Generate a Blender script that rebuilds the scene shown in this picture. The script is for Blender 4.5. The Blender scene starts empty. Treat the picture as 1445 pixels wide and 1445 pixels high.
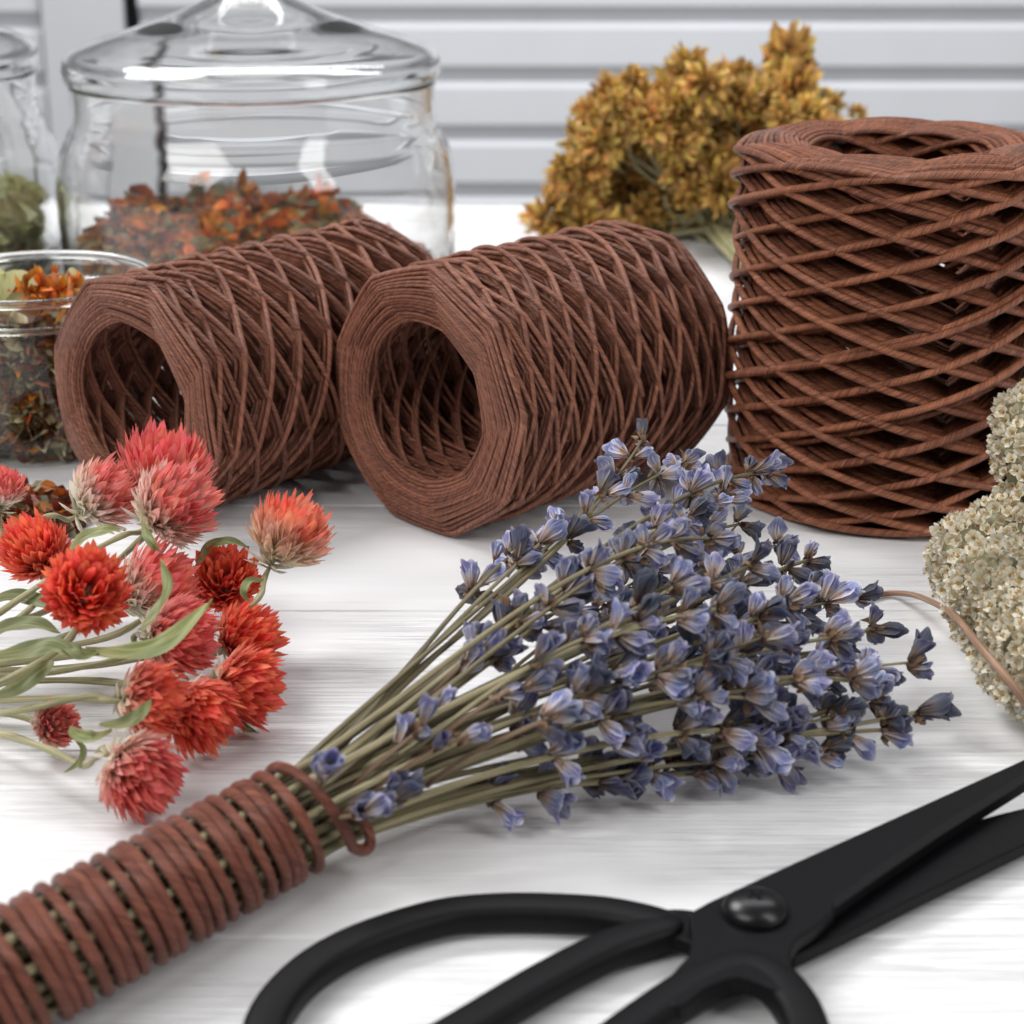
import bpy, math, random
import numpy as np
from mathutils import Vector, Matrix

random.seed(7)
rng = np.random.default_rng(7)
C = bpy.context.scene
S = 0.01                      # everything below is laid out in centimetres
PI = math.pi

# ------------------------------------------------------------------ camera
PITCH = math.radians(19.8); HC = 13.0; F = 2695.0
def ray(px, py):
    a = (px-722.5)/F; b = -(py-722.5)/F
    return np.array([a, math.cos(PITCH)+b*math.sin(PITCH), -math.sin(PITCH)+b*math.cos(PITCH)])
def P(px, py, z=0.0):         # where a line of sight meets the height z
    d = ray(px, py); t = (z-HC)/d[2]
    return np.array([d[0]*t, d[1]*t, z])
def PY(px, py, Y):            # where it meets the distance Y
    d = ray(px, py); t = Y/d[1]
    return np.array([d[0]*t, Y, HC+d[2]*t])
def depth(p):
    return p[1]*math.cos(PITCH)-(p[2]-HC)*math.sin(PITCH)
RIGHT = np.array([1., 0, 0]); UP = np.array([0, math.sin(PITCH), math.cos(PITCH)]); BACK = np.array([0, -math.cos(PITCH), math.sin(PITCH)])

cam = bpy.data.cameras.new('camera'); co = bpy.data.objects.new('camera', cam); C.collection.objects.link(co)
co.location = (0, 0, HC*S); co.rotation_euler = (PI/2-PITCH, 0, 0)
cam.sensor_width = 36; cam.lens = 18/(722.5/F); cam.clip_start = .01; cam.clip_end = 20
cam.dof.use_dof = True; cam.dof.focus_distance = .320; cam.dof.aperture_fstop = cam.lens/2.0
C.camera = co

# ------------------------------------------------------------------ mesh builder
def nrm(v):
    v = np.asarray(v, float); return v/(np.linalg.norm(v)+1e-12)
def perp(d):
    d = nrm(d); a = np.array([0, 0, 1.]) if abs(d[2]) < .9 else np.array([1., 0, 0])
    return nrm(np.cross(d, a))

class MB:
    def __init__(s): s.v = []; s.f = []; s.c = []; s.m = []; s.n = 0
    def add(s, verts, faces, coord, tint=0.5, mat=0):
        verts = np.asarray(verts, float).reshape(-1, 3); faces = np.asarray(faces, int)
        c = np.zeros((len(verts), 4)); coord = np.asarray(coord, float).reshape(len(verts), -1)
        c[:, :coord.shape[1]] = coord; c[:, 3] = tint
        s.v.append(verts); s.f.append(faces+s.n); s.c.append(c); s.m.append(np.full(len(faces), mat)); s.n += len(verts)
    def build(s, name, mats, parent=None, smooth=True, origin=None):
        if not isinstance(mats, (list, tuple)): mats = [mats]
        V = np.concatenate(s.v)*S; Cc = np.concatenate(s.c)
        if origin is None:
            if parent is not None:
                o_ = parent; w = np.zeros(3)
                while o_ is not None: w += np.array(o_.location); o_ = o_.parent
            else: w = np.zeros(3)
        else: w = np.asarray(origin, float)*S
        V = V-w
        me = bpy.data.meshes.new(name)
        nf = sum(len(f) for f in s.f)
        sizes = np.concatenate([np.full(len(f), f.shape[1]) for f in s.f])
        loops = np.concatenate([f.ravel() for f in s.f])
        me.vertices.add(len(V)); me.vertices.foreach_set('co', V.astype(np.float32).ravel())
        me.loops.add(len(loops)); me.loops.foreach_set('vertex_index', loops.astype(np.int32))
        me.polygons.add(nf); me.polygons.foreach_set('loop_start', (np.cumsum(sizes)-sizes).astype(np.int32))
        me.polygons.foreach_set('material_index', np.concatenate(s.m).astype(np.int32))
        me.polygons.foreach_set('use_smooth', np.full(nf, smooth))
        a = me.attributes.new('crd', 'FLOAT_VECTOR', 'POINT'); a.data.foreach_set('vector', Cc[:, :3].astype(np.float32).ravel())
        a = me.attributes.new('tint', 'FLOAT', 'POINT'); a.data.foreach_set('value', Cc[:, 3].astype(np.float32))
        for m in mats: me.materials.append(m)
        me.update(calc_edges=True); me.validate()
        o = bpy.data.objects.new(name, me); C.collection.objects.link(o)
        if parent is not None: o.parent = parent
        elif origin is not None: o.location = [x*S for x in origin]
        return o

def grid_faces(n, k, closed_k=True, closed_n=False):
    i = np.arange(n if closed_n else n-1)[:, None]; j = np.arange(k if closed_k else k-1)[None, :]
    i2 = (i+1) % n; j2 = (j+1) % k
    return np.stack([i*k+j+0*j, i*k+j2, i2*k+j2, i2*k+j+0*j], -1).reshape(-1, 4)

def frames(pts):
    pts = np.asarray(pts, float); T = np.gradient(pts, axis=0); T /= np.linalg.norm(T, axis=1)[:, None]+1e-12
    N = np.zeros_like(T); n = perp(T[0])
    for i in range(len(T)):
        n = n-T[i]*np.dot(n, T[i]); n /= np.linalg.norm(n)+1e-12; N[i] = n
    return T, N, np.cross(T, N)
def tube(mb, pts, r, k=8, tint=.5, mat=0, N=None, caps=True, flat=1.0, ridges=0):
    pts = np.asarray(pts, float)
    if N is None: T, N, B = frames(pts)
    else:
        T = np.gradient(pts, axis=0); T /= np.linalg.norm(T, axis=1)[:, None]
        N = N-T*np.sum(N*T, axis=1)[:, None]; N /= np.linalg.norm(N, axis=1)[:, None]; B = np.cross(T, N)
    r = np.broadcast_to(np.asarray(r, float), (len(pts),))
    a = np.arange(k)*2*PI/k
    rr = r[:, None]*(1+.12*np.cos(ridges*a))[None, :] if ridges else r[:, None]*np.ones(k)[None, :]
    V = pts[:, None, :]+rr[:, :, None]*(np.cos(a)[None, :, None]*N[:, None, :]*flat+np.sin(a)[None, :, None]*B[:, None, :])
    L = np.concatenate([[0], np.cumsum(np.linalg.norm(np.diff(pts, axis=0), axis=1))])
    crd = np.stack([np.broadcast_to(np.cos(a), (len(pts), k)), np.broadcast_to(np.sin(a), (len(pts), k)), np.broadcast_to(L[:, None], (len(pts), k))], -1)
    if np.ndim(tint) and len(tint) == len(pts): tint = np.repeat(tint, k)
    mb.add(V.reshape(-1, 3), grid_faces(len(pts), k), crd.reshape(-1, 3), tint, mat)
    if caps:
        n0 = mb.n-len(pts)*k
        for base, rev in ((0, True), ((len(pts)-1)*k, False)):
            f = np.arange(k)+base
            if rev: f = f[::-1]
            mb.f.append((f+n0)[None, :]); mb.m.append(np.full(1, mat))
def bez(p0, p1, p2, p3, n=16):
    t = np.linspace(0, 1, n)[:, None]
    return (1-t)**3*np.asarray(p0)+3*(1-t)**2*t*np.asarray(p1)+3*(1-t)*t*t*np.asarray(p2)+t**3*np.asarray(p3)
def spline(pts, n=8):         # Catmull-Rom through points
    p = np.asarray(pts, float); p = np.vstack([2*p[0]-p[1], p, 2*p[-1]-p[-2]]); out = []
    for i in range(1, len(p)-2):
        t = np.linspace(0, 1, n, endpoint=False)[:, None]
        a, b, c, d = p[i-1:i+3]
        out.append(.5*((2*b)+(c-a)*t+(2*a-5*b+4*c-d)*t*t+(3*b-3*c+d-a)*t**3))
    out.append(p[-2][None]); return np.vstack(out)

_PV = np.linspace(0, 1, 5)
def petal(mb, o, d, n, L, W, bend=.0, cup=.2, shape='round', tint=.5, mat=0, nv=5, nu=3, wavy=0., kind=0.):
    d = nrm(d); n = nrm(np.asarray(n)-d*np.dot(n, d)); s_ = np.cross(d, n)
    v = np.linspace(0, 1, nv)[:, None]; u = np.linspace(-1, 1, nu)[None, :]
    if shape in ('round', 'fan'): v = 1-(1-v)**1.6
    if shape == 'round': w = (.34+.66*np.clip(v/.55, 0, 1)**.8)*np.clip(1-.42*(np.clip(v-.55, 0, 1)/.45)**2.4, 0, 1)
    elif shape == 'lance': w = np.sin(PI*np.clip(.12+v**1.25*.88, 0, 1))**.75*(1-.1*v)
    elif shape == 'fan': w = (.2+.8*np.clip(v/.7, 0, 1))*np.clip(1-.35*(np.clip(v-.7, 0, 1)/.3)**2, 0, 1)
    else: w = np.sin(PI*np.clip(.1+v*.9, 0, 1))
    X = s_[None, None, :]*(u*w*W/2)[:, :, None]
    Lv = v*L*np.ones_like(u)
    if shape in ('round', 'fan'): Lv = Lv*(1-.20*np.abs(u)**2.2*v**3)
    Y = d[None, None, :]*(Lv)[:, :, None]
    zz = bend*L*v**2+cup*W*(u**2)*w+(wavy*W*np.sin(5*v+3*u+tint*40) if wavy else 0)
    V = np.asarray(o)[None, None, :]+X+Y+n[None, None, :]*(zz)[:, :, None]
    crd = np.stack([u*np.ones_like(v), v*np.ones_like(u), kind*np.ones((nv, nu))], -1)
    mb.add(V.reshape(-1, 3), grid_faces(nv, nu, False), crd.reshape(-1, 3), tint, mat)

def lathe(mb, prof, c=(0, 0, 0), k=96, closed=False, mat=0):
    prof = np.asarray(prof, float); a = np.arange(k)*2*PI/k
    V = np.stack([prof[:, 0][:, None]*np.cos(a), prof[:, 0][:, None]*np.sin(a), prof[:, 1][:, None]*np.ones(k)], -1)+np.asarray(c)
    mb.add(V.reshape(-1, 3), grid_faces(len(prof), k, True, closed), V.reshape(-1, 3), .5, mat)

# ------------------------------------------------------------------ things
def tag(o, label=None, cat=None, group=None, kind=None):
    if label: o['label'] = label
    if cat: o['category'] = cat
    if group: o['group'] = group
    if kind: o['kind'] = kind
    return o
def thing(name, label, cat, loc, group=None):
    o = bpy.data.objects.new(name, None); C.collection.objects.link(o); o.location = [float(x)*S for x in loc]
    o.empty_display_size = .01
    return tag(o, label, cat, group)

# ------------------------------------------------------------------ materials
class N:
    def __init__(s, name):
        s.m = bpy.data.materials.new(name); s.m.use_nodes = True; s.t = s.m.node_tree; s.t.nodes.clear()
        s.out = s.t.nodes.new('ShaderNodeOutputMaterial')
    def n(s, typ, **kw):
        x = s.t.nodes.new('ShaderNode'+typ)
        for k, v in kw.items():
            if k.startswith('i_'):
                key = k[2:]; key = int(key) if key.isdigit() else key.replace('_', ' ')
                s.set(x.inputs[key], v)
            else: setattr(x, k, v)
        return x
    def set(s, inp, v):
        if hasattr(v, 'outputs'): v = v.outputs[0]
        if isinstance(v, bpy.types.NodeSocket): s.t.links.new(v, inp)
        else:
            if isinstance(v, (tuple, list)) and len(v) == 3 and inp.type == 'RGBA': v = (*v, 1)
            inp.default_value = v
    def math(s, op, a, b=0., c=None):
        x = s.n('Math', operation=op); s.set(x.inputs[0], a); s.set(x.inputs[1], b)
        if c is not None: s.set(x.inputs[2], c)
        return x.outputs[0]
    def attr(s, name='crd'): return s.n('Attribute', attribute_name=name)
    def ramp(s, fac, stops, interp='LINEAR'):
        r = s.n('ValToRGB'); s.set(r.inputs[0], fac); r.color_ramp.interpolation = interp; e = r.color_ramp.elements
        while len(e) < len(stops): e.new(.5)
        for k, (p_, c_) in enumerate(stops):
            e[k].position = p_; e[k].color = (*c_, 1) if len(c_) == 3 else c_
        return r.outputs[0]
    def mix(s, f, a, b, typ='MIX'):
        x = s.n('Mix', data_type='RGBA', blend_type=typ); s.set(x.inputs[0], f); s.set(x.inputs[6], a); s.set(x.inputs[7], b); return x.outputs[2]
    def vmul(s, v, k):
        x = s.n('VectorMath', operation='MULTIPLY'); s.set(x.inputs[0], v); s.set(x.inputs[1], k); return x.outputs[0]
    def noise(s, v, scale=5., detail=3., rough=.55, out=0, dist=0.):
        x = s.n('TexNoise', i_Scale=scale, i_Detail=detail, i_Roughness=rough, i_Distortion=dist); s.set(x.inputs['Vector'], v); return x.outputs[out]
    def bump(s, h, strength=.5, dist=.0002):
        return s.n('Bump', i_Strength=strength, i_Distance=dist, i_Height=h).outputs[0]
    def principled(s, **kw):
        p = s.n('BsdfPrincipled')
        for k, v in kw.items(): s.set(p.inputs[k.replace('_', ' ')], v)
        return p
    def done(s, sh):
        s.t.links.new(sh.outputs[0] if hasattr(sh, 'outputs') else sh, s.out.inputs[0]); return s.m

def twine_mat(name, lo, mid, hi, twist=14., ks=2.2, bumpd=.0003):
    g = N(name); a = g.attr(); sep = g.n('SeparateXYZ', i_0=a.outputs['Vector'])
    rot = g.n('VectorRotate', rotation_type='Z_AXIS'); g.set(rot.inputs['Vector'], a.outputs['Vector']); g.set(rot.inputs['Angle'], g.math('MULTIPLY', sep.outputs[2], twist))
    v = g.vmul(rot.outputs[0], (ks, ks, .35))
    n1 = g.noise(v, 2.0, 3, .6)
    n2 = g.noise(g.vmul(a.outputs['Vector'], (.3, .3, .5)), 1.3, 2)
    tn = g.attr('tint').outputs['Fac']
    f = g.math('ADD', g.math('MULTIPLY_ADD', n1, 2.0, -.52), g.math('ADD', g.math('MULTIPLY', n2, .35), g.math('MULTIPLY', tn, .2)))
    col = g.ramp(f, [(.42, lo), (.68, mid), (.98, hi)])
    p = g.principled(Base_Color=col, Roughness=.38, Normal=g.bump(n1, 1., bumpd))
    p.inputs['Sheen Weight'].default_value = .0; p.inputs['Specular IOR Level'].default_value = .5
    return g.done(p)
M = {}
M['twine_lie'] = twine_mat('brown_paper_twine', (.030, .008, .004), (.155, .046, .026), (.52, .215, .13), 22., 2.4)
M['twine_up'] = twine_mat('warm_brown_paper_twine', (.030, .007, .003), (.165, .045, .020), (.50, .185, .09), 16., 2.4, .0004)
M['twine_wrap'] = twine_mat('russet_paper_twine', (.06, .014, .008), (.19, .050, .029), (.42, .14, .085), 12., 2.6, .0006)

def petal_mat(name, stops, vein=(.3, .2, .15), vein_amt=.35, tint_amt=.35, trans=.3, rough=.55, vs=9., edge=None, hue=.0):
    g = N(name); a = g.attr(); sep = g.n('SeparateXYZ', i_0=a.outputs['Vector'])
    u, v, kd = sep.outputs[0], sep.outputs[1], sep.outputs[2]
    tn = g.attr('tint').outputs['Fac']
    obj = g.n('TexCoord').outputs['Object']
    nz = g.noise(obj, 350., 3)
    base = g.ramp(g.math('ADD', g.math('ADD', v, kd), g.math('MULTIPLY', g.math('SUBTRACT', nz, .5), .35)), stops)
    cv = g.n('CombineXYZ', i_0=g.math('MULTIPLY', u, vs), i_1=g.math('MULTIPLY', v, 1.2), i_2=g.math('MULTIPLY', tn, 37.))
    vn = g.noise(cv.outputs[0], 1., 2)
    vm = g.ramp(vn, [(.5, (0, 0, 0)), (.62, (1, 1, 1))])
    col = g.mix(g.math('MULTIPLY', vm, vein_amt), base, vein)
    if edge:
        e = g.math('MULTIPLY', g.math('POWER', g.math('MAXIMUM', g.math('ABSOLUTE', u), v), 10.), .6)
        col = g.mix(e, col, edge)
    br = g.math('ADD', 1-tint_amt/2, g.math('MULTIPLY', tn, tint_amt))
    hsv = g.n('HueSaturation'); g.set(hsv.inputs['Color'], col); g.set(hsv.inputs['Value'], br)
    g.set(hsv.inputs['Hue'], g.math('ADD', .5-hue/2, g.math('MULTIPLY', g.math('FRACT', g.math('MULTIPLY', tn, 7.3)), hue)))
    p = g.principled(Base_Color=hsv.outputs[0], Roughness=rough, Normal=g.bump(vn, .7, .0002))
    tr = g.n('BsdfTranslucent', i_Color=hsv.outputs[0]); mx = g.n('MixShader', i_0=trans, i_1=p, i_2=tr)
    return g.done(mx)
M['lav'] = petal_mat('dried_lavender_petal', [(.0, (.10, .05, .022)), (.22, (.27, .165, .10)), (.46, (.21, .20, .27)), (.7, (.075, .09, .26)), (1., (.06, .07, .23))], vein=(.50, .47, .50), vein_amt=.5, tint_amt=1.4, trans=.2, edge=(.66, .65, .70), hue=.045)
M['lav_brown'] = petal_mat('lavender_calyx_brown', [(0, (.10, .05, .025)), (.5, (.22, .12, .06)), (1, (.36, .25, .16))], tint_amt=1., trans=.15)
M['bract'] = petal_mat('amaranth_bract', [(0, (.88, .82, .66)), (.3, (.90, .52, .42)), (.55, (.92, .29, .20)), (1., (.92, .175, .10))], vein=(.95, .5, .38), vein_amt=.22, tint_amt=.4, trans=.4, hue=.025)
M['bract_pink'] = petal_mat('amaranth_bract_pink', [(0, (.90, .86, .74)), (.35, (.92, .66, .58)), (.62, (.90, .30, .26)), (1., (.86, .17, .15))], vein=(.95, .66, .58), vein_amt=.3, tint_amt=.35, trans=.42, hue=.025)
M['bract_salmon'] = petal_mat('amaranth_bract_salmon', [(0, (.88, .84, .64)), (.4, (.92, .64, .50)), (.7, (.90, .34, .22)), (1., (.88, .20, .12))], vein=(.95, .6, .42), vein_amt=.3, tint_amt=.35, trans=.42, hue=.025)
M['spike'] = petal_mat('straw_coloured_bract', [(0, (.50, .46, .26)), (.5, (.84, .80, .66)), (1, (.90, .84, .76))], vein=(.45, .38, .2), tint_amt=.4, trans=.3)
M['leaf'] = petal_mat('grey_green_leaf', [(0, (.20, .19, .08)), (.5, (.13, .16, .055)), (1, (.21, .24, .09))], vein=(.33, .33, .14), vein_amt=.6, tint_amt=.7, trans=.2, vs=3.)
M['yarrow'] = petal_mat('cream_yarrow_petal', [(0, (.62, .52, .34)), (.4, (.80, .74, .58)), (1, (.86, .83, .74))], vein=(.55, .48, .3), vein_amt=.3, tint_amt=.5, trans=.25)
M['yarrow_c'] = petal_mat('yarrow_centre', [(0, (.55, .34, .12)), (1, (.72, .50, .22))], tint_amt=.6, trans=.1)
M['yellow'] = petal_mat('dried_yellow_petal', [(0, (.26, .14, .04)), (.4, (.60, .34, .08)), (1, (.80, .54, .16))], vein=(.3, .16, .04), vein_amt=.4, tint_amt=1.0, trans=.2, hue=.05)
M['orange'] = petal_mat('dried_orange_petal', [(0, (.30, .07, .01)), (.5, (.62, .17, .015)), (1, (.75, .27, .03))], vein=(.3, .08, .02), tint_amt=.9, trans=.2, hue=.04)
M['olive'] = petal_mat('dried_olive_leaf', [(0, (.12, .10, .05)), (.5, (.22, .20, .09)), (1, (.36, .33, .18))], vein=(.4, .36, .22), vein_amt=.6, tint_amt=.9, trans=.15, vs=5.)
M['beige'] = petal_mat('dried_beige_leaf', [(0, (.30, .24, .12)), (.5, (.52, .46, .27)), (1, (.66, .60, .40))], vein=(.3, .24, .12), vein_amt=.6, tint_amt=.9, trans=.2, vs=5.)
M['rust'] = petal_mat('dried_rust_petal', [(0, (.08, .02, .01)), (.5, (.22, .05, .02)), (1, (.42, .10, .03))], tint_amt=.9, trans=.15, hue=.04)
M['pale'] = petal_mat('pale_lime_leaf', [(0, (.5, .5, .22)), (1, (.68, .70, .40))], vein=(.75, .75, .5), tint_amt=.3, trans=.3)

def stem_mat(name, lo, mid, hi):
    g = N(name); a = g.attr(); tn = g.attr('tint').outputs['Fac']
    v = g.vmul(a.outputs['Vector'], (3.2, 3.2, .5))
    av = g.n('VectorMath', operation='ADD'); g.set(av.inputs[0], v); cx = g.n('CombineXYZ', i_0=g.math('MULTIPLY', tn, 51.)); g.set(av.inputs[1], cx.outputs[0])
    n1 = g.noise(av.outputs[0], 1.4, 3, .6)
    f = g.math('ADD', g.math('MULTIPLY_ADD', n1, 1.3, -.3), g.math('MULTIPLY', tn, .35))
    p = g.principled(Base_Color=g.ramp(f, [(.25, lo), (.52, mid), (.8, hi)]), Roughness=.55, Normal=g.bump(n1, .8, .0003))
    return g.done(p)
M['lstem'] = stem_mat('lavender_stem', (.055, .042, .022), (.20, .165, .085), (.42, .37, .22))
M['gstem'] = stem_mat('amaranth_stem', (.16, .15, .07), (.34, .32, .17), (.52, .48, .30))
M['ystem'] = stem_mat('brown_twig', (.14, .075, .045), (.33, .19, .12), (.46, .30, .20))
M['dark_green'] = stem_mat('dark_green_receptacle', (.14, .13, .07), (.30, .28, .16), (.45, .42, .28))

# painted wood
def table_mat():
    g = N('white_painted_wood'); o = g.n('TexCoord').outputs['Object']
    g1 = g.noise(g.vmul(o, (16, 800, 1)), 1., 5, .65, dist=.5)
    g2 = g.noise(g.vmul(o, (50, 2300, 1)), 1., 4, .65, dist=.6)
    pat = g.noise(g.vmul(o, (11, 26, 1)), 1., 3)
    pm = g.ramp(pat, [(.40, (0, 0, 0)), (.62, (1, 1, 1))])
    line = g.ramp(g1, [(.30, (1, 1, 1)), (.46, (0, 0, 0))])
    line2 = g.ramp(g2, [(.32, (1, 1, 1)), (.50, (0, 0, 0))])
    f = g.math('MULTIPLY', g.math('ADD', g.math('MULTIPLY', line, .8), g.math('MULTIPLY', line2, .9)), g.math('ADD', .16, g.math('MULTIPLY', pm, 1.0)))
    broad = g.noise(g.vmul(o, (5, 60, 1)), 1., 3)
    col = g.mix(g.math('MULTIPLY', f, .5), g.ramp(broad, [(.3, (.73, .735, .755)), (.7, (.82, .822, .835))]), (.47, .46, .465))
    h = g.math('SUBTRACT', g.math('MULTIPLY', broad, .4), f)
    p = g.principled(Base_Color=col, Roughness=.42, Normal=g.bump(h, .55, .00035))
    p.inputs['Specular IOR Level'].default_value = .3
    return g.done(p)
M['table'] = table_mat()
def plain(name, col, rough=.5, spec=.5, noise=0., scale=200., metal=0., bumpd=0.):
    g = N(name); o = g.n('TexCoord').outputs['Object']; nz = g.noise(o, scale, 4)
    c = g.mix(nz, tuple(x*(1-noise) for x in col), tuple(min(1, x*(1+noise)) for x in col))
    kw = dict(Base_Color=c, Roughness=rough, Metallic=metal)
    if bumpd: kw['Normal'] = g.bump(nz, .5, bumpd)
    p = g.principled(**kw); p.inputs['Specular IOR Level'].default_value = spec
    return g.done(p)
M['wall'] = plain('pale_grey_painted_board', (.65, .66, .685), .6, .3, .05, 12.)
M['frame'] = plain('grey_door_frame', (.60, .61, .63), .6, .3, .04, 12.)
M['black_strip'] = plain('black_strip', (.008, .008, .009), .8, .05)
M['iron'] = plain('black_coated_metal', (.004, .004, .005), .45, .12, .35, 900., 0., .00003)
M['iron_handle'] = plain('black_rubbery_coating', (.005, .005, .006), .5, .14, .3, 700., 0., .00003)
M['screw'] = plain('black_screw', (.006, .006, .007), .3, .35, .2, 500.)
g = N('clear_glass'); M['glass'] = g.done(g.principled(Base_Color=(.985, .99, .985), Roughness=.0, IOR=1.45, Transmission_Weight=.988))
g = N('thin_clear_glass'); lw = g.n('LayerWeight', i_Blend=.5); fr_ = g.n('Math', operation='MULTIPLY_ADD', i_0=g.math('POWER', lw.outputs['Facing'], 4.), i_1=.8, i_2=.028)
M['glass2'] = g.done(g.n('MixShader', i_0=fr_.outputs[0], i_1=g.n('BsdfTransparent', i_Color=(.965, .97, .96)), i_2=g.n('BsdfGlossy', i_Roughness=.02)))

# ------------------------------------------------------------------ setting
def box(mb, x0, x1, y0, y1, z0, z1, mat=0):
    v = [(x, y, z) for x in (x0, x1) for y in (y0, y1) for z in (z0, z1)]
    mb.add(v, [(0, 1, 3, 2), (4, 6, 7, 5), (0, 4, 5, 1), (2, 3, 7, 6), (0, 2, 6, 4), (1, 5, 7, 3)], v, .5, mat)
seams = [10., P(722, 1322)[1], 25.6, P(722, 862)[1], 36.5, 42., 47.6, 53., 58.4, 64., 69.]
tm = MB(); BW = .05
for a_, b_ in zip(seams[:-1], seams[1:]):        # one profile of each board, with eased edges
    pr = [(a_+.012, -2), (a_+.012, -.05), (a_+.05, -.003), (a_+.09, 0), (b_-.09, 0), (b_-.05, -.003), (b_-.012, -.05), (b_-.012, -2)]
    V = [(x, y, z) for x in (-70, 70) for (y, z) in pr]
    tm.add(V, [(i, i+1, 9+i, 8+i) for i in range(7)]+[(7, 0, 8, 15)], V)
    tm.f.append(np.array([[*range(8)][::-1], [*range(8, 16)]])+tm.n-16); tm.m.append(np.zeros(2))
box(tm, -70, 70, 10, 68.9, -2.4, -2.001)
tb = tm.build('table_top', M['table'], smooth=False, origin=(0, 0, 0)); tag(tb, kind='structure')

# lapped boards far behind
YW = 190.
wt = thing('board_wall', 'pale grey wall of wide horizontal lapped boards behind the table', 'wall', (0, YW, -60))
zs = [PY(900, y, YW)[2] for y in (32, 117, 198, 278)]; pitch = (zs[0]-zs[3])/3
xl = PY(203, 100, YW)[0]
for k in range(-9, 6):
    z1 = zs[0]+pitch*(k+1); z0 = z1-pitch
    for xa, xb, dz in ((xl, 90, 0), (-110, PY(66, 100, YW)[0], -.5)):
        b = MB()
        V = [(x, YW-y, z+dz) for x in (xa, xb) for (y, z) in ((.0, z1), (.25, z1), (1.0, z1-.45), (1.1, z0+.30*pitch), (.3, z0+.07*pitch), (0, z0))]
        b.add(V, [(i, (i+1) % 6, 6+(i+1) % 6, 6+i) for i in range(6)], V); b.f.append(np.array([[5, 4, 3, 2, 1, 0], [6, 7, 8, 9, 10, 11]])); b.m.append(np.zeros(2))
        b.build('board', M['wall'], wt, smooth=False)
b = MB(); box(b, PY(72, 100, YW)[0], PY(185, 100, YW)[0], YW-2.0, YW-.2, -30, 45); b.build('door_frame', M['frame'], wt, smooth=False)
b = MB(); box(b, PY(186, 100, YW)[0], PY(202, 100, YW)[0], YW-1.2, YW-.2, -30, 45); b.build('gap_strip', M['black_strip'], wt, smooth=False)

# ------------------------------------------------------------------ spools of twine
def spool(name, label, mat, base, axis, R, rin, Hh, rs, a, b, layers, dz, seed, up0=0., kr=.985):
    """base = centre of the first end face, axis = unit direction; a zigzag winding of b turns and a cycles per layer"""
    r_ = np.random.default_rng(seed); ax = nrm(axis)
    e1 = nrm(np.cross(ax, [0, 0, 1])) if abs(ax[2]) < .9 else np.array([1., 0, 0]); e2 = np.cross(ax, e1)
    n = int(b*layers*64); t = np.linspace(0, b*layers, n); eps = dz/(2*b*Hh)
    f = a/b+eps; ph = f*t+up0; th = 2*PI*t; x = t/(b*layers)
    k_ = kr; zz = np.arcsin(k_*np.sin(2*PI*ph))/math.asin(k_)          # -1..1 rounded zigzag
    drift = np.zeros(n)
    kk = r_.normal(size=int(b*layers*1.4)+4); drift = np.interp(t*1.4, np.arange(len(kk)), kk)
    k2 = r_.normal(size=int(b*layers*5)+4); d2 = np.interp(t*5, np.arange(len(k2)), k2)
    prof = 1-.045*(2*x-1)**2
    z = Hh/2*(zz*prof)+.045*drift*(1-zz**4)+.008*d2
    c = np.cos(2*PI*ph); r = rin+rs+(R-rin-2*rs)*x+np.clip(c*2, -1, 1)*np.clip(4*np.sin(3*th+seed), -1, 1)*rs*.45
    al = ((((2*(ph-.25)+.5) % 1)-.5)/2/f*a+.5) % 1-.5
    poly = math.cos(PI/a)/np.cos(al*2*PI/a)
    w = np.clip((np.abs(zz)-.45)/.5, 0, 1); w = w*w*(3-2*w)
    r = r+rs*.9*np.clip((x-(1-1.05/layers))*layers*6, 0, 1)
    r = r*(1+(poly-.97)*w*(.2+.65*x))
    r = r+.012*d2
    wob = 1+.012*np.sin(2*th+seed)+.012*np.sin(3*th+seed*2.3)
    cen = np.asarray(base)+ax*Hh/2
    rad = (np.cos(th)[:, None]*e1+np.sin(th)[:, None]*e2)
    pts = cen+ax*z[:, None]+rad*(r*wob)[:, None]
    th_ = thing(name, label, 'twine spool', (base[0]+ax[0]*Hh/2*(abs(ax[2]) < .5), base[1]+ax[1]*Hh/2*(abs(ax[2]) < .5), 0), 'spools of brown paper twine')
    cut = int(b*64*2)
    rr = rs*(1+.06*d2)*(.80+.22*np.clip((x-(1-1.1/layers))*layers*6, 0, 1))
    for nm, sl in (('inner_winding', slice(0, cut+1)), ('outer_winding', slice(cut, n))):
        mb = MB(); tn = np.repeat(np.clip(.5+.25*drift[sl], 0, 1), 8)
        tube(mb, pts[sl], rr[sl], 8, tn, 0, rad[sl]); mb.build(nm, mat, th_)
    mb = MB()                                     # loose tail of the twine
    return th_, cen, ax
c0 = P(592, 570, 2.62); c1 = P(884, 489, 2.62); ax = nrm((c1-c0)*[1, 1, 0])
spool('twine_spool', 'brown twine spool lying in the middle, its open end above the lavender', M['twine_lie'], c0, ax, 2.62, 1.52, 6.3, .049, 9, 25, 15, .013, 3, 0., .88)
c0 = P(182, 571, 2.44)+np.array([-.05, .1, 0]); c1 = P(500, 478, 2.44); ax = nrm((c1-c0)*[1, 1, 0])
spool('twine_spool', 'brown twine spool lying at the left, just behind the red flowers', M['twine_lie'], c0, ax, 2.44, 1.46, 7.3, .050, 8, 23, 14, .018, 11, 0., .88)
cb = P(1238, 688, 0); ztop = PY(1235, 196, cb[1])[2]
spool('twine_spool', 'brown twine spool standing upright on its end at the right', M['twine_up'], cb+np.array([0, 0, .0]), (0, 0, 1), 3.22, 1.75, ztop, .073, 9, 23, 13, .026, 5, .1, .955)

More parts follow.
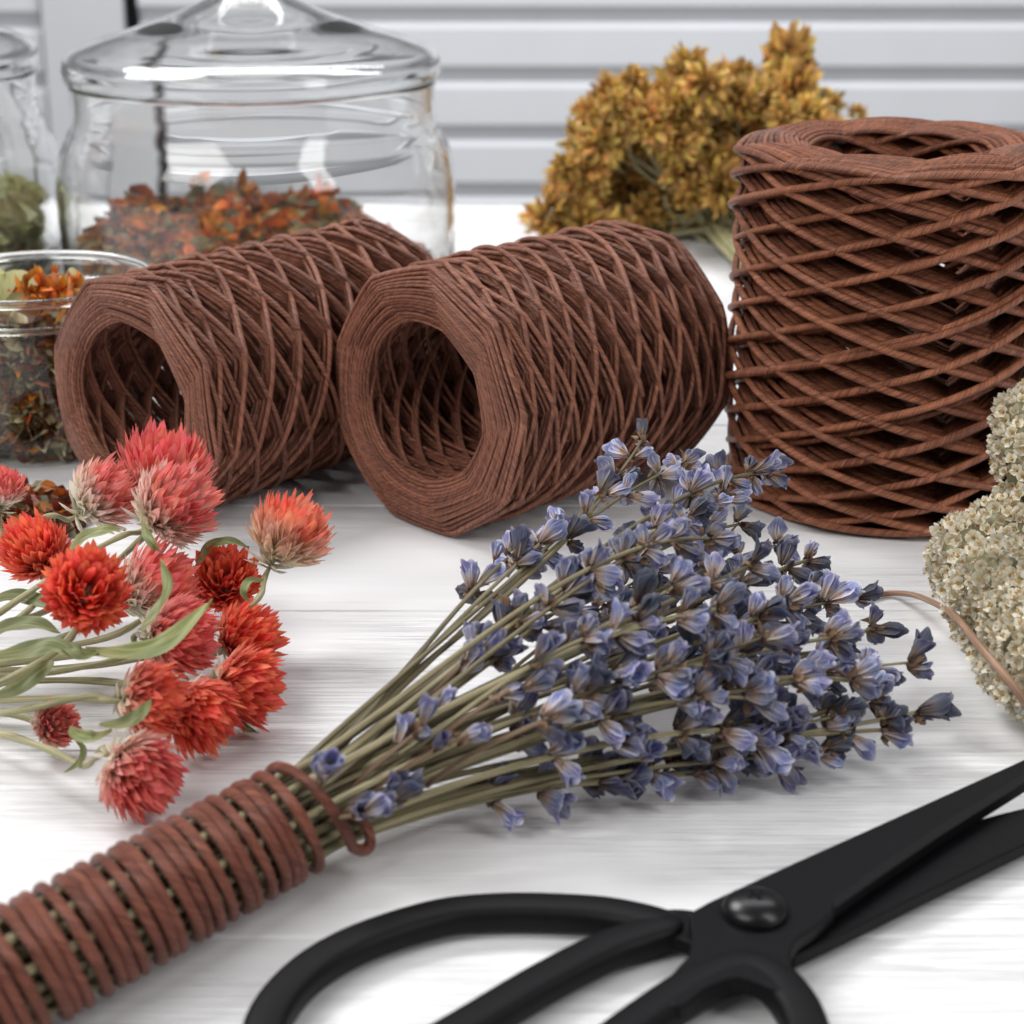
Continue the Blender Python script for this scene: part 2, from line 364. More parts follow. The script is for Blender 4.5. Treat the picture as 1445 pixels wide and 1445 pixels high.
# ------------------------------------------------------------------ lavender bouquet
B0 = P(425, 1150, .86); B1 = P(20, 1372, .86); AX = nrm(B0-B1); AXP = np.cross(AX, [0, 0, 1.]); RB = .63
lav = thing('lavender_bouquet', 'bunch of dried blue lavender, its stems wrapped in brown twine', 'bouquet', (B0[0], B0[1], 0))
mb = MB()
turns = 28; n = turns*40; t = np.linspace(0, turns, n)
start = -1.3; Lw = np.linalg.norm(B0-B1)+1.2
kk = rng.normal(size=turns+3); wob = np.interp(t, np.arange(turns+3), kk)
adv = t/turns*Lw+.034*wob; adv = adv+.03*np.sin(t*1.9)+np.clip(t-(turns-.5), 0, 1)**1.3*.75
phi = -2*PI*t-.35; rw = RB+.068+.008*np.sin(t*2.1)
rw = rw+np.clip(t-(turns-.35), 0, 1)*.30
base = B1-AX*1.2
rad = np.cos(phi)[:, None]*AXP+np.sin(phi)[:, None]*np.array([0, 0, 1.])
pts = base+AX*(adv-.24*np.cos(phi)-.20*np.sin(phi))[:, None]+rad*(rw)[:, None]*1.0
e_ = pts[-1]; tg = nrm(pts[-1]-pts[-6]); up_ = np.array([0, 0, 1.])
hook = spline([e_, e_+tg*.12+AX*.10, e_+tg*.14+AX*.24+up_*.02, e_+tg*.06+AX*.29+up_*.12, e_-tg*.06+AX*.30+up_*.18-AXP*.08, e_-tg*.16+AX*.26+up_*.16-AXP*.22], 8)[1:]
rad = np.vstack([rad, np.repeat(rad[-1:], len(hook), 0)]); pts = np.vstack([pts, hook]); t = np.concatenate([t, t[-1]+np.arange(1, len(hook)+1)*.012])
tube(mb, pts, .075*(1+.06*np.sin(t*9)+.05*np.sin(t*23.7)), 12, .5+.2*np.sin(t*1.7), 0, None)
mb.build('twine_wrap', M['twine_wrap'], lav)

tips = [(905, 622, 2.9), (962, 655, 2.7), (1090, 668, 2.5), (1020, 700, 2.6), (850, 700, 2.7), (790, 745, 2.5), (745, 770, 2.3), (700, 800, 2.1), (1150, 790, 1.8),
        (1225, 842, 1.5), (1248, 885, 1.3), (1300, 935, 1.1), (1312, 1005, .8), (1262, 1030, .7), (1165, 1062, .5), (1120, 1045, .7), (1060, 1075, .45),
        (940, 1070, .5), (835, 1100, .5), (1210, 960, 1.5), (1180, 900, 1.9), (1120, 850, 2.3), (1060, 800, 2.6), (1000, 760, 2.8), (930, 745, 2.9), (880, 790, 2.8),
        (1130, 960, 1.9), (1080, 900, 2.4), (1010, 860, 2.7), (950, 830, 2.9), (1060, 985, 1.7), (1000, 930, 2.3), (900, 880, 2.7), (1100, 1010, 1.1), (1020, 1030, 1.2),
        (960, 990, 1.7), (800, 835, 2.5), (1190, 1010, 1.1), (1245, 985, 1.0), (1150, 730+110, 1.6), (1045, 740, 2.0), (985, 700, 2.2), (1100, 770, 1.7), (1165, 920, 1.3),
        (870, 950, 2.2), (1040, 890, 1.2), (980, 860, 1.2), (920, 810, 1.3), (1090, 940, 1.0), (840, 860, 1.6), (760, 880, 2.2), (1000, 800, 1.4), (1140, 880, 1.2)]
noflower = [(1010, 1083, .25), (690, 985, 1.4), (560, 1060, 1.5)]
def floret(mb, o, d, L, tint, opn=.5):
    d = nrm(d); s1 = perp(d); s1 = nrm(s1*math.cos(tint*31)+np.cross(d, s1)*math.sin(tint*31)); s2 = np.cross(d, s1)
    k = random.choice((4, 5, 5)); a0 = random.random()*6
    for i in range(k):
        a = a0+2*PI*i/k+random.uniform(-.15, .15); rd = s1*math.cos(a)+s2*math.sin(a)
        op = opn*random.uniform(.6, 1.3)
        dd = nrm(d+rd*op*.75)
        petal(mb, o+rd*L*.03, dd, -rd+d*.2, L*random.uniform(.82, 1.1), L*random.uniform(.56, .74), random.uniform(-.14, .12), .26, 'round' if random.random() < .6 else 'fan',
              min(1, max(0, tint+random.uniform(-.2, .2))), 0, 6, 5, wavy=.045)
    for i in range(3):                            # brown calyx scales at the foot
        a = random.random()*6; rd = s1*math.cos(a)+s2*math.sin(a)
        petal(mb, o-d*L*.06, nrm(d+rd*.5), -rd, L*random.uniform(.3, .48), L*.2, -.1, .3, 'lance', random.random(), 1, 4, 3)
def bits(mb, o, d, n, L=.16):
    for i in range(n):
        v = nrm(rng.normal(size=3)+np.asarray(d)*1.2)
        petal(mb, o+rng.normal(size=3)*.05, v, perp(v)+rng.normal(size=3)*.4, L*random.uniform(.6, 1.5), L*random.uniform(.4, .8), random.uniform(-.5, .5), .5, 'lance', random.random(), 1, 4, 3, wavy=.15)
nS = len(tips)
disc = []
for i in range(400):
    q = rng.uniform(-1, 1, 2)
    if np.hypot(*q) > 1: continue
    q = q*(RB-.015)
    if all(np.hypot(*(q-p_)) > .12 for p_ in disc): disc.append(q)
disc = sorted(disc, key=lambda q: math.atan2(q[0], q[1]))
def stem_path(tip, q, curl):
    tip = np.asarray(tip, float)
    p0 = B1-AX*2.5+AXP*q[0]+np.array([0, 0, q[1]]); p1 = B0+AX*.35+AXP*q[0]+np.array([0, 0, q[1]])
    D = np.linalg.norm(tip-p1); dr = nrm(tip-p1)
    c1 = p1+nrm(AX*.45+dr*.9+np.array([0, 0, .12]))*D*.33; c2 = tip-nrm(dr+np.array([0, 0, -.15 if tip[2] > 1 else .0])+curl)*D*.35
    return np.vstack([np.linspace(p0, p1, 12)[:-1], bez(p1, c1, c2, tip, 28)])
order = sorted(range(nS), key=lambda i: math.atan2(P(*tips[i])[0]-B0[0], P(*tips[i])[1]-B0[1]))
lat = {}
for rank, i in enumerate(order): lat[i] = rank/nS
used = []
for i, tp in enumerate(tips):
    # pick the place in the bundle that suits the direction and height of the tip
    want = np.array([(lat[i]-.5)*1.15, (tp[2]-1.5)/1.5*.5])
    cand = [j for j in range(len(disc)) if j not in used]
    if not cand: q = want*.6
    else:
        j = min(cand, key=lambda j: np.hypot(*(disc[j]-want))); used.append(j); q = disc[j]
    tp = (tp[0]-max(0, tp[0]-1000)*.06, tp[1], tp[2])
    tip = P(*tp); path = stem_path(tip, q, rng.normal(size=3)*.16)
    tn = random.random(); rst = random.uniform(.036, .060)
    mb = MB(); tube(mb, path, np.linspace(rst*1.25, rst*.6, len(path)), 8, tn, 0, ridges=2)
    st = mb.build('stem', M['lstem'], lav)
    L = np.concatenate([[0], np.cumsum(np.linalg.norm(np.diff(path, axis=0), axis=1))]); tot = L[-1]
    T, _, _ = frames(path)
    s_ = tot; nW = random.choice((3, 4, 4, 5)); lim = min(4.2, max(1.3, 1.5+(tp[0]-760)/500*2.4))
    for w in range(nW):
        if tot-s_ > lim: break
        o = np.array([np.interp(s_, L, path[:, k]) for k in range(3)]); d = nrm([np.interp(s_, L, T[:, k]) for k in range(3)])
        mb = MB(); nf = random.choice((2, 3, 3, 4)) if w else random.choice((2, 3))
        e1 = perp(d); e2 = np.cross(d, e1); a0 = random.random()*6
        for kf in range(nf):
            a = a0+2*PI*kf/nf+random.uniform(-.3, .3); rd = e1*math.cos(a)+e2*math.sin(a)
            fd = nrm(d*random.uniform(.55, 1.1)+rd*(.85 if w else .45)+rng.normal(size=3)*.12)
            o2 = o+rd*.07+d*random.uniform(-.08, .08)
            if o2[2]+fd[2]*.55 < .08: fd = nrm(fd*[1, 1, 0]+np.array([0, 0, .05]))
            floret(mb, o2, fd, random.uniform(.35, .56), random.random()**1.15, random.uniform(.16, .58))
        bits(mb, o, d, random.choice((2, 3, 5)) if w else 7)
        mb.build('flower_cluster', [M['lav'], M['lav_brown']], st)
        s_ -= random.uniform(.6, .95) if w < nW-2 else random.uniform(.9, 1.4)
for tp in noflower:
    q = rng.uniform(-.4, .4, 2); path = stem_path(P(*tp), q, rng.normal(size=3)*.1)
    mb = MB(); tube(mb, path, .055, 8, random.random(), ridges=2); st = mb.build('stem', M['lstem'], lav)
# remaining stems that fill the wrapped bundle, cut short among the others
for j, q in enumerate(disc):
    if j in used: continue
    tx = random.uniform(600, 980); ty = 1150-(tx-430)*random.uniform(.12, .78)
    path = stem_path(P(tx, ty, random.uniform(.5, 1.9)), q, rng.normal(size=3)*.1)
    mb = MB(); tube(mb, path, random.uniform(.045, .062), 8, random.random(), ridges=2); st = mb.build('stem', M['lstem'], lav)
# small early sprigs lying low near the wrap
for (px, py, z, k) in ((462, 1085, 1.75, 2), (545, 1128, 1.35, 3), (580, 1040, 1.8, 3), (700, 985, 2.1, 3), (640, 1045, 1.8, 2), (505, 1150, 1.3, 3), (760, 1020, 1.9, 3), (650, 940, 2.0, 3), (610, 1000, 1.7, 2), (720, 870, 2.3, 3)):
    o = P(px, py, z); d = nrm(o-B0+np.array([0, 0, .1])); mb = MB()
    tube(mb, bez(o-d*1.6-[0, 0, .25], o-d*1.1, o-d*.5, o+d*.2, 10), .035, 6, .3, 1)
    for kf in range(k): floret(mb, o+d*random.uniform(-.3, .3)+rng.normal(size=3)*.05, nrm(d+rng.normal(size=3)*.35), random.uniform(.38, .52), random.random(), .35)
    bits(mb, o, d, 4)
    mb.build('side_sprig', [M['lav'], M['lav_brown']], lav)

# ------------------------------------------------------------------ red globe flowers
def v3(x, y, z): return nrm(RIGHT*x+UP*y+BACK*z)
def bloom(th, c, r, d, kind, pale=0., nb=330, seed=0, spiky=1.):
    mb = MB(); d = nrm(d); e1 = perp(d); e2 = np.cross(d, e1)
    for i in range(nb):
        x = (i+.5)/nb; pol = math.acos(1-x*1.5); az = i*2.39996+random.uniform(-.2, .2)
        rd = e1*math.cos(az)+e2*math.sin(az)
        tip = c+(d*math.cos(pol)*.92+rd*math.sin(pol))*r*random.uniform(.80, 1.08)
        bs = c-d*r*(.62-.1*random.random())+rd*r*.10
        if pol < 1.1: bs = bs+(tip-bs)*random.uniform(.3, .5); tip = tip+d*r*.12*(1.1-pol)*random.random()+rng.normal(size=3)*r*.06
        D = tip-bs; L = np.linalg.norm(D); k_ = .30 if pol > .6 else .05; k_ *= random.uniform(.6, 1.2)
        petal(mb, bs, nrm(D/L+rd*k_), -rd*.9+d*.25*math.sin(pol)+rng.normal(size=3)*.12, L*(1+k_*.12), r*random.uniform(.17, .32), k_*.85+random.uniform(-.12, .05), -.22, 'lance', random.random(), 0, 8, 5, kind=-pale*1.0-.36*max(0, pol-.95)+random.uniform(-.07, .07)+(.25 if pol < 1.1 else 0), wavy=.035)
    h = mb.build('flower_head', kind, th)
    mb = MB()
    for i in range(36):
        az = i*2.39996; rd = e1*math.cos(az)+e2*math.sin(az); q = random.random()
        petal(mb, c-d*r*(.55+.35*q), nrm(rd*random.uniform(.5, 1.1)+d*random.uniform(-.1, .9)), -d+rd*.2, r*random.uniform(.42, .8), r*.14, random.uniform(-.2, .3), .4, 'lance', random.random(), 0, 5, 3)
    mb.build('straw_bracts', M['spike'], th)
    return c-d*r*.85
G = 'red globe flowers on the table'
K = dict(r='bract', p='bract_pink', s='bract_salmon')
# px, py, r px, height, facing (x, up, towards the camera), kind, paleness, path of the stem in pixels, label
FL = [
 (232, 662, 66, 2.3, (.15, .8, .1), 'p', -.05, [(200, 760, 1.6), (90, 850, 1.1), (-60, 905, .9)], 'pink red globe flower, topmost of the bunch, against the left spool'),
 (246, 712, 62, 2.5, (.75, .55, .45), 'p', .32, [(170, 757, 2.1), (95, 800, 1.9), (-60, 905, 1.3)], 'pink globe flower with white base, just under the topmost flower'),
 (146, 700, 52, 2.1, (.75, .5, .1), 'p', .35, [(70, 728, 1.8), (0, 752, 1.5), (-80, 800, 1.1)], 'pink globe flower with long white bracts, on a pale stem left of the topmost one'),
 (48, 775, 50, 2.0, (-.2, .5, .5), 'r', -.25, [(30, 870, 1.5), (-70, 920, 1.0)], 'orange red globe flower near the left edge, above the leaves'),
 (122, 833, 61, 2.4, (.25, .25, .8), 'r', -.45, [(95, 905, 1.5), (10, 960, 1.2), (-80, 985, 1.0)], 'brightest red globe flower, facing out over the green leaves'),
 (2, 690, 34, 2.2, (.1, .9, .1), 'p', .1, [(-5, 770, 1.6), (-60, 860, 1.0)], 'pink globe flower cut by the left edge, over the dried petals'),
 (408, 752, 60, 2.0, (.45, .8, .05), 's', .18, [(366, 842, 1.5), (330, 872, 1.2), (240, 905, 1.0), (-60, 945, .8)], 'salmon globe flower standing off to the right on a bent stem'),
 (318, 818, 50, 1.2, (.1, .3, .6), 'r', -.35, [(250, 840, .9), (150, 900, .8), (-60, 930, .7)], 'dark red globe flower beneath the bent stem of the salmon one'),
 (222, 828, 62, 1.5, (.7, .4, .1), 'p', .2, [(150, 870, 1.1), (60, 910, .9), (-60, 935, .7)], 'pink globe flower in the middle of the bunch, behind an upright leaf'),
 (252, 898, 58, 1.3, (.8, .0, .2), 'p', .0, [(180, 925, 1.0), (60, 950, .8), (-60, 955, .7)], 'red globe flower under the long green leaf'),
 (350, 900, 50, .9, (.6, .3, .3), 'r', -.2, [(260, 920, .6), (120, 940, .5), (-60, 950, .4)], 'orange red globe flower on the right side, under the dark red one'),
 (346, 968, 58, .8, (.85, -.1, .2), 'r', -.05, [(260, 975, .6), (120, 960, .5), (-60, 965, .4)], 'red globe flower with pointed bracts, rightmost of those lying on the table'),
 (212, 988, 56, 1.2, (.9, .0, .1), 'r', .12, [(130, 982, 1.0), (40, 1000, .8), (-60, 1015, .6)], 'red globe flower with cream scaly neck, on a stem from the left edge'),
 (282, 1008, 56, .75, (.6, -.5, .3), 'r', -.1, [(200, 990, .6), (100, 985, .4), (-60, 990, .3)], 'red globe flower lying low between the cream necked one and the table'),
 (196, 1092, 63, .70, (.62, -.35, .35), 'p', .12, [(120, 1080, .55), (70, 1058, .5), (0, 1035, .35), (-60, 1030, .3)], 'lowest globe flower, pink with pale streaks, above the twine wrap'),
 (78, 1022, 34, .5, (.3, .1, .3), 'p', .25, [(30, 1010, .4), (-60, 1000, .3)], 'small pale pink globe flower half hidden behind the lower stems'),
]
flowers = []
for (px, py, rp, z, fd, kd, pale, sp, lab) in FL:
    c = P(px, py, z); r = rp/F*depth(c)*1.05
    th = thing('globe_flower', lab, 'flower', (c[0], c[1], 0), G)
    d = v3(*fd); e = bloom(th, c, r, d, M[K[kd]], pale)
    pts = [c-d*r*.5, e-d*r*.25]+[P(*q) for q in sp]
    path = spline(pts, 8); mb = MB(); tube(mb, path, np.linspace(.045, .062, len(path))*(1+.15*np.sin(np.arange(len(path))*.9)), 8, random.random(), ridges=2)
    mb.build('stem', M['gstem'], th); flowers.append(th)
def leaf(th, pts, W, nrmv=(0, -.3, 1), fold=.22, tint=.5, twist=0.):
    p = spline([P(*q) for q in pts], 7); n = len(p); T = np.gradient(p, axis=0); T /= np.linalg.norm(T, axis=1)[:, None]
    x = np.linspace(0, 1, n); w = np.sin(PI*np.clip(.04+x*.96, 0, 1))**.75*W/2; mb = MB()
    nv = np.array([nrm(np.asarray(nrmv, float)+BACK*.6*math.sin(twist*x_*3)) for x_ in x]); sd = np.cross(T, nv); sd /= np.linalg.norm(sd, axis=1)[:, None]; nn = np.cross(sd, T)
    u = np.linspace(-1, 1, 7)
    V = p[:, None, :]+sd[:, None, :]*(u[None, :]*w[:, None])[:, :, None]+nn[:, None, :]*((fold*np.abs(u)[None, :]**1.3*w[:, None])+(.06*W*np.sin(x*17+u[:, None].T*2)[:, None] if False else .07*W*np.sin(x[:, None]*14+u[None, :]*3)))[:, :, None]
    mb.add(V.reshape(-1, 3), grid_faces(n, 7, False), np.stack([np.broadcast_to(u, (n, 7)), np.broadcast_to(x[:, None], (n, 7)), np.zeros((n, 7))], -1).reshape(-1, 3), tint)
    mb.build('leaf', M['leaf'], th)
leaf(flowers[9], [(118, 915, 1.7), (180, 922, 2.1), (240, 903, 2.4), (300, 845, 2.6)], .34, (0, -.6, 1), tint=.8)
leaf(flowers[8], [(196, 890, 2.2), (222, 862, 2.4), (238, 825, 2.6), (226, 788, 2.7)], .26, (-.6, -.6, .5), tint=.55)
leaf(flowers[4], [(-40, 935, 1.6), (30, 922, 1.9), (75, 912, 2.0), (112, 930, 1.9)], .34, (0, -.5, 1), tint=.35)
leaf(flowers[4], [(80, 905, 1.9), (100, 915, 2.0), (120, 925, 1.9), (150, 915, 1.8)], .22, (0, -.5, 1), tint=.35)
leaf(flowers[12], [(-30, 985, 1.2), (20, 975, 1.4), (60, 945, 1.5), (75, 930, 1.5)], .26, (.2, -.6, 1), tint=.25)
leaf(flowers[12], [(140, 1022, 1.3), (175, 1020, 1.5), (200, 1005, 1.6), (214, 985, 1.6)], .20, (0, -.8, .8), tint=.3)
leaf(flowers[14], [(158, 1030, 1.0), (130, 1040, 1.1), (108, 1036, 1.0), (98, 1025, .9)], .20, (0, -.8, .9), tint=.7)
leaf(flowers[14], [(104, 1040, .9), (118, 1058, .7), (110, 1078, .6), (90, 1090, .5)], .10, (0, -.8, .9), tint=.6)
leaf(flowers[1], [(95, 780, 2.2), (120, 758, 2.4), (150, 748, 2.5), (178, 748, 2.4)], .24, (0, -.4, 1), tint=.7)
leaf(flowers[1], [(200, 728, 2.9), (206, 750, 2.9), (216, 768, 2.8), (228, 780, 2.6)], .16, (-.3, -.9, .4), tint=.8)
leaf(flowers[6], [(276, 800, 1.5), (296, 772, 1.8), (320, 764, 1.9), (352, 772, 1.8)], .24, (0, -.3, 1), tint=.6)
leaf(flowers[6], [(372, 818, 1.9), (352, 820, 2.0), (344, 835, 1.9), (352, 850, 1.7)], .14, (-.3, -.9, .4), tint=.6)
leaf(flowers[11], [(318, 1014, .35), (335, 1020, .3), (352, 1030, .2), (365, 1034, .12)], .14, (0, -.3, 1), tint=.5)
leaf(flowers[7], [(-30, 850, 1.3), (20, 842, 1.5), (60, 850, 1.6), (100, 870, 1.5)], .3, (0, -.5, 1), tint=.2)
leaf(flowers[3], [(-30, 905, 1.5), (10, 885, 1.7), (50, 880, 1.8), (85, 893, 1.7)], .28, (0, -.5, 1), tint=.45)

# ------------------------------------------------------------------ cream yarrow heads
def yarrow(th, balls, n, fr, seed, detail=True):
    r_ = np.random.default_rng(seed); mb = MB(); core = MB()
    for (c, R) in balls:
        a = np.linspace(0, PI, 9); lathe(core, np.stack([np.sin(a)*R*.76+1e-4, -np.cos(a)*R*.76], -1), c, 14)
    tot = sum(R*R for _, R in balls)
    pts = []
    for (c, R) in balls:
        m = int(n*R*R/tot)
        for i in range(m):
            z = 1-2*(i+.5)/m; az = i*2.39996; v = np.array([math.cos(az)*math.sqrt(1-z*z), math.sin(az)*math.sqrt(1-z*z), z])+r_.normal(size=3)*.05
            v = nrm(v); p = c+v*R*(1+.10*math.sin(v[0]*9+c[0]*5)*math.cos(v[2]*8+c[2]*3)+r_.uniform(-.06, .09))
            if p[2] < .1 or any(np.linalg.norm(p-c2) < R2*.93 for (c2, R2) in balls if c2 is not c): continue
            if all(np.linalg.norm(p-q) > fr*.72 for q, _ in pts[-90:]): pts.append((p, nrm(v+r_.normal(size=3)*.22)))
    for (p, v) in pts:
        e1 = perp(v); e2 = np.cross(v, e1); tn = r_.random(); a0 = r_.random()*6; f_ = fr*r_.uniform(.8, 1.15); opn = r_.uniform(.1, .8)
        for k in range(5):
            a = a0+2*PI*k/5; rd = e1*math.cos(a)+e2*math.sin(a)
            petal(mb, p+rd*f_*.12, nrm(rd*(.5+opn)+v*(.9-opn*.6)), v, f_*.62, f_*.62, .2, -.2, 'round', tn, 0, 4, 3)
        a = np.linspace(.0, PI*.6, 4); k = 7
        for j in range(6 if detail else 1):
            o = p+v*f_*.18+(e1*math.cos(j*1.05)+e2*math.sin(j*1.05))*f_*.12
            petal(mb, o, v+r_.normal(size=3)*.3, e1, f_*.34, f_*.14, 0, .2, 'lance', r_.random(), 1, 3, 3)
    core.build('green_base', M['dark_green'], th); mb.build('flower_head', [M['yarrow'], M['yarrow_c']], th)
def ball(px, py, z, rp):
    c = P(px, py, z); return (c, rp/F*depth(c))
th = thing('yarrow_flower', 'large cream yarrow head lying on the table at the right edge', 'flower', P(1440, 950, 0), 'cream yarrow flowers')
balls = [ball(1368, 782, 1.2, 52), ball(1352, 812, .9, 38), ball(1420, 752, 1.5, 52), ball(1470, 742, 1.7, 60), ball(1412, 822, 1.6, 62), ball(1455, 880, 1.5, 66), ball(1395, 868, 1.0, 52), ball(1430, 935, .9, 50), ball(1500, 930, 1.3, 90), ball(1490, 820, 1.9, 70), ball(1405, 900, .65, 38)]
yarrow(th, balls, 4600, .215, 4)
path = spline([P(1500, 1040, .5), P(1455, 1000, .9), P(1425, 962, 1.35), P(1385, 915, 1.5), P(1345, 868, 1.15), P(1300, 843, .5), P(1262, 837, .1), P(1225, 842, .09)], 8)
mb = MB(); tube(mb, path, np.linspace(.085, .045, len(path)), 10, .5, ridges=2); mb.build('stem', M['ystem'], th)
th = thing('yarrow_flower', 'smaller cream yarrow head standing behind, in front of the upright spool', 'flower', P(1450, 740, 0), 'cream yarrow flowers')
balls = [ball(1446, 592, 3.2, 40), ball(1470, 585, 3.3, 44), ball(1446, 632, 2.8, 42), ball(1452, 672, 2.4, 40), ball(1475, 650, 2.6, 52), ball(1450, 705, 2.0, 42), ball(1470, 740, 1.6, 42)]
yarrow(th, balls, 2300, .21, 9)
mb = MB(); tube(mb, spline([P(1450, 690, 1.7), P(1480, 760, .9), P(1540, 800, .1)], 8), .07, 8, .4); mb.build('stem', M['gstem'], th)

# ------------------------------------------------------------------ yellow dried bunch behind
YB = 64.
yb = thing('dried_flower_bunch', 'bunch of dried golden yellow flowers behind the spools', 'bouquet', (PY(980, 300, YB)[0], YB, 0))
def pom(seed, nb=150):
    r_ = np.random.default_rng(seed); mb = MB()
    for i in range(nb):
        v = nrm(r_.normal(size=3)); L = r_.uniform(.5, 1.)
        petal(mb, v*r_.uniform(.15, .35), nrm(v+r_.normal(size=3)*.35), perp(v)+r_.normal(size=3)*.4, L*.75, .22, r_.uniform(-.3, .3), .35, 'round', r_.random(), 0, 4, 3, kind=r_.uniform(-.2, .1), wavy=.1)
    return mb
protos = [pom(s) for s in (1, 2, 3, 4)]; meshes = []
for p_ in protos:
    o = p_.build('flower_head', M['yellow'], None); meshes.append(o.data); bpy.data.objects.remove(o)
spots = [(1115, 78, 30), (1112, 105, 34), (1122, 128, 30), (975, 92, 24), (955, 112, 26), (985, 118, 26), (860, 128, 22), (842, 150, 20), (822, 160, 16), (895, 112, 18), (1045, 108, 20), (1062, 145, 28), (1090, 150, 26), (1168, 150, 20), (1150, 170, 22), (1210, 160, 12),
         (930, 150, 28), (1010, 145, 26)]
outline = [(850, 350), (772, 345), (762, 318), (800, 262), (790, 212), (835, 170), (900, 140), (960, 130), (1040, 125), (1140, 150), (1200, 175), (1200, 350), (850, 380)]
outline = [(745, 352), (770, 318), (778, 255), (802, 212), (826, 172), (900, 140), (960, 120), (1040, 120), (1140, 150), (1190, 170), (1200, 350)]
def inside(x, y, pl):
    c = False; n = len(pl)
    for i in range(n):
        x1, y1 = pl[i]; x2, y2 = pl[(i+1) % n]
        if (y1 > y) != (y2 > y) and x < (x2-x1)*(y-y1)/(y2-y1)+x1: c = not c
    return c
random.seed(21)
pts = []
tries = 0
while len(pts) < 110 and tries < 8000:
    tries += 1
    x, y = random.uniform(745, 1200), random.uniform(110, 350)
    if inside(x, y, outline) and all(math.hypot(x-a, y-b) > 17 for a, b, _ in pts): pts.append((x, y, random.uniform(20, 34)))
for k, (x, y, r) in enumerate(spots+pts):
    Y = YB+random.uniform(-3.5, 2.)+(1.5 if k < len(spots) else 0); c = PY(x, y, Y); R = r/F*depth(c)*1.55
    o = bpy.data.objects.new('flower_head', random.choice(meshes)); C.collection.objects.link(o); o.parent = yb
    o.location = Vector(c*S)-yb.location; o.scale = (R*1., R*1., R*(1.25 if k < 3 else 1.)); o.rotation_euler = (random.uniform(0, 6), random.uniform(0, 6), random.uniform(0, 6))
    if k < 3: o.rotation_euler = (0, 0, k)
mb = MB(); foot = np.array([PY(1010, 380, YB)[0], YB-2, .6])
for k, (x, y, r) in enumerate(spots+pts):
    c = PY(x, y, YB+random.uniform(-2, 2)); tube(mb, bez(foot+rng.normal(size=3)*.3, foot+(c-foot)*.3+[0, 1.2, 0], c-[0, 0, 1.2], c, 10), .07, 5, random.random(), 0)
for k in range(14):
    o = foot+rng.normal(size=3)*[.5, .5, .15]; tube(mb, bez(o, o+[0, -2, 0], o+[.3, -4, 0], o+np.array([.6+random.uniform(-.5, .5), -6., -.1]), 8), .12, 6, random.random(), 0)
st = mb.build('stems', M['gstem'], yb); st['kind'] = 'stuff'
mb = MB()                                        # small green leaves between the heads
for k in range(150):
    x, y = random.uniform(770, 1190), random.uniform(150, 350)
    if not inside(x, y, outline): continue
    v = nrm(rng.normal(size=3)); petal(mb, PY(x, y, YB+random.uniform(-1, 3)), v, perp(v), random.uniform(.8, 1.6), .5, .1, .2, 'lance', random.random(), 0, 5, 3)
lf = mb.build('leaves', M['olive'], yb); lf['kind'] = 'stuff'

# ------------------------------------------------------------------ glass jars with lids
def smooth_prof(p, n=6): return spline(np.array([(a, b, 0) for a, b in p], float), n)[:, :2]
def jar(label, c, k=1.0):
    th = thing('glass_jar', label, 'glass jar', c, 'lidded glass jars at the back')
    outer = smooth_prof([(0.01, 0), (3.5, 0), (5.2, .05), (5.65, .5), (5.72, 1.6), (5.74, 3.2), (5.62, 4.1), (5.35, 4.7), (5.2, 5.1), (5.17, 5.6), (5.2, 6.15)])
    inner = smooth_prof([(5.0, 6.15), (4.97, 5.6), (5.0, 5.15), (5.15, 4.7), (5.42, 4.05), (5.54, 3.2), (5.52, 1.6), (5.4, .8), (4.9, .42), (3.2, .4), (0.01, .4)])
    mb = MB(); lathe(mb, np.vstack([outer, inner])*k, c, 128); mb.build('jar_body', M['glass'], th)
    lo = smooth_prof([(5.22, 6.2), (5.32, 6.27), (5.35, 6.6), (5.2, 6.93), (4.6, 7.22), (3.4, 7.58), (2.2, 7.98), (1.3, 8.35), (.9, 8.6)])
    li = smooth_prof([(.7, 8.35), (1.1, 8.1), (2.1, 7.68), (3.3, 7.34), (4.5, 6.98), (5.0, 6.74), (5.12, 6.5), (5.1, 6.22)])
    mb = MB(); top = lo.copy(); lo2 = np.vstack([[(5.1, 6.19)], lo, [(.01, 8.62)], [(.01, 8.34)], li[::1]])
    lathe(mb, lo2*k, c, 128, closed=True); lid = mb.build('lid', M['glass'], th)
    kn = smooth_prof([(.01, 8.63), (.85, 8.63), (.75, 8.85), (.62, 9.1), (.9, 9.5), (1.45, 9.9), (1.6, 10.4), (1.35, 10.9), (.7, 11.2), (.01, 11.25)])
    mb = MB(); lathe(mb, kn*k, c, 64); mb.build('knob', M['glass'], lid)
    return th
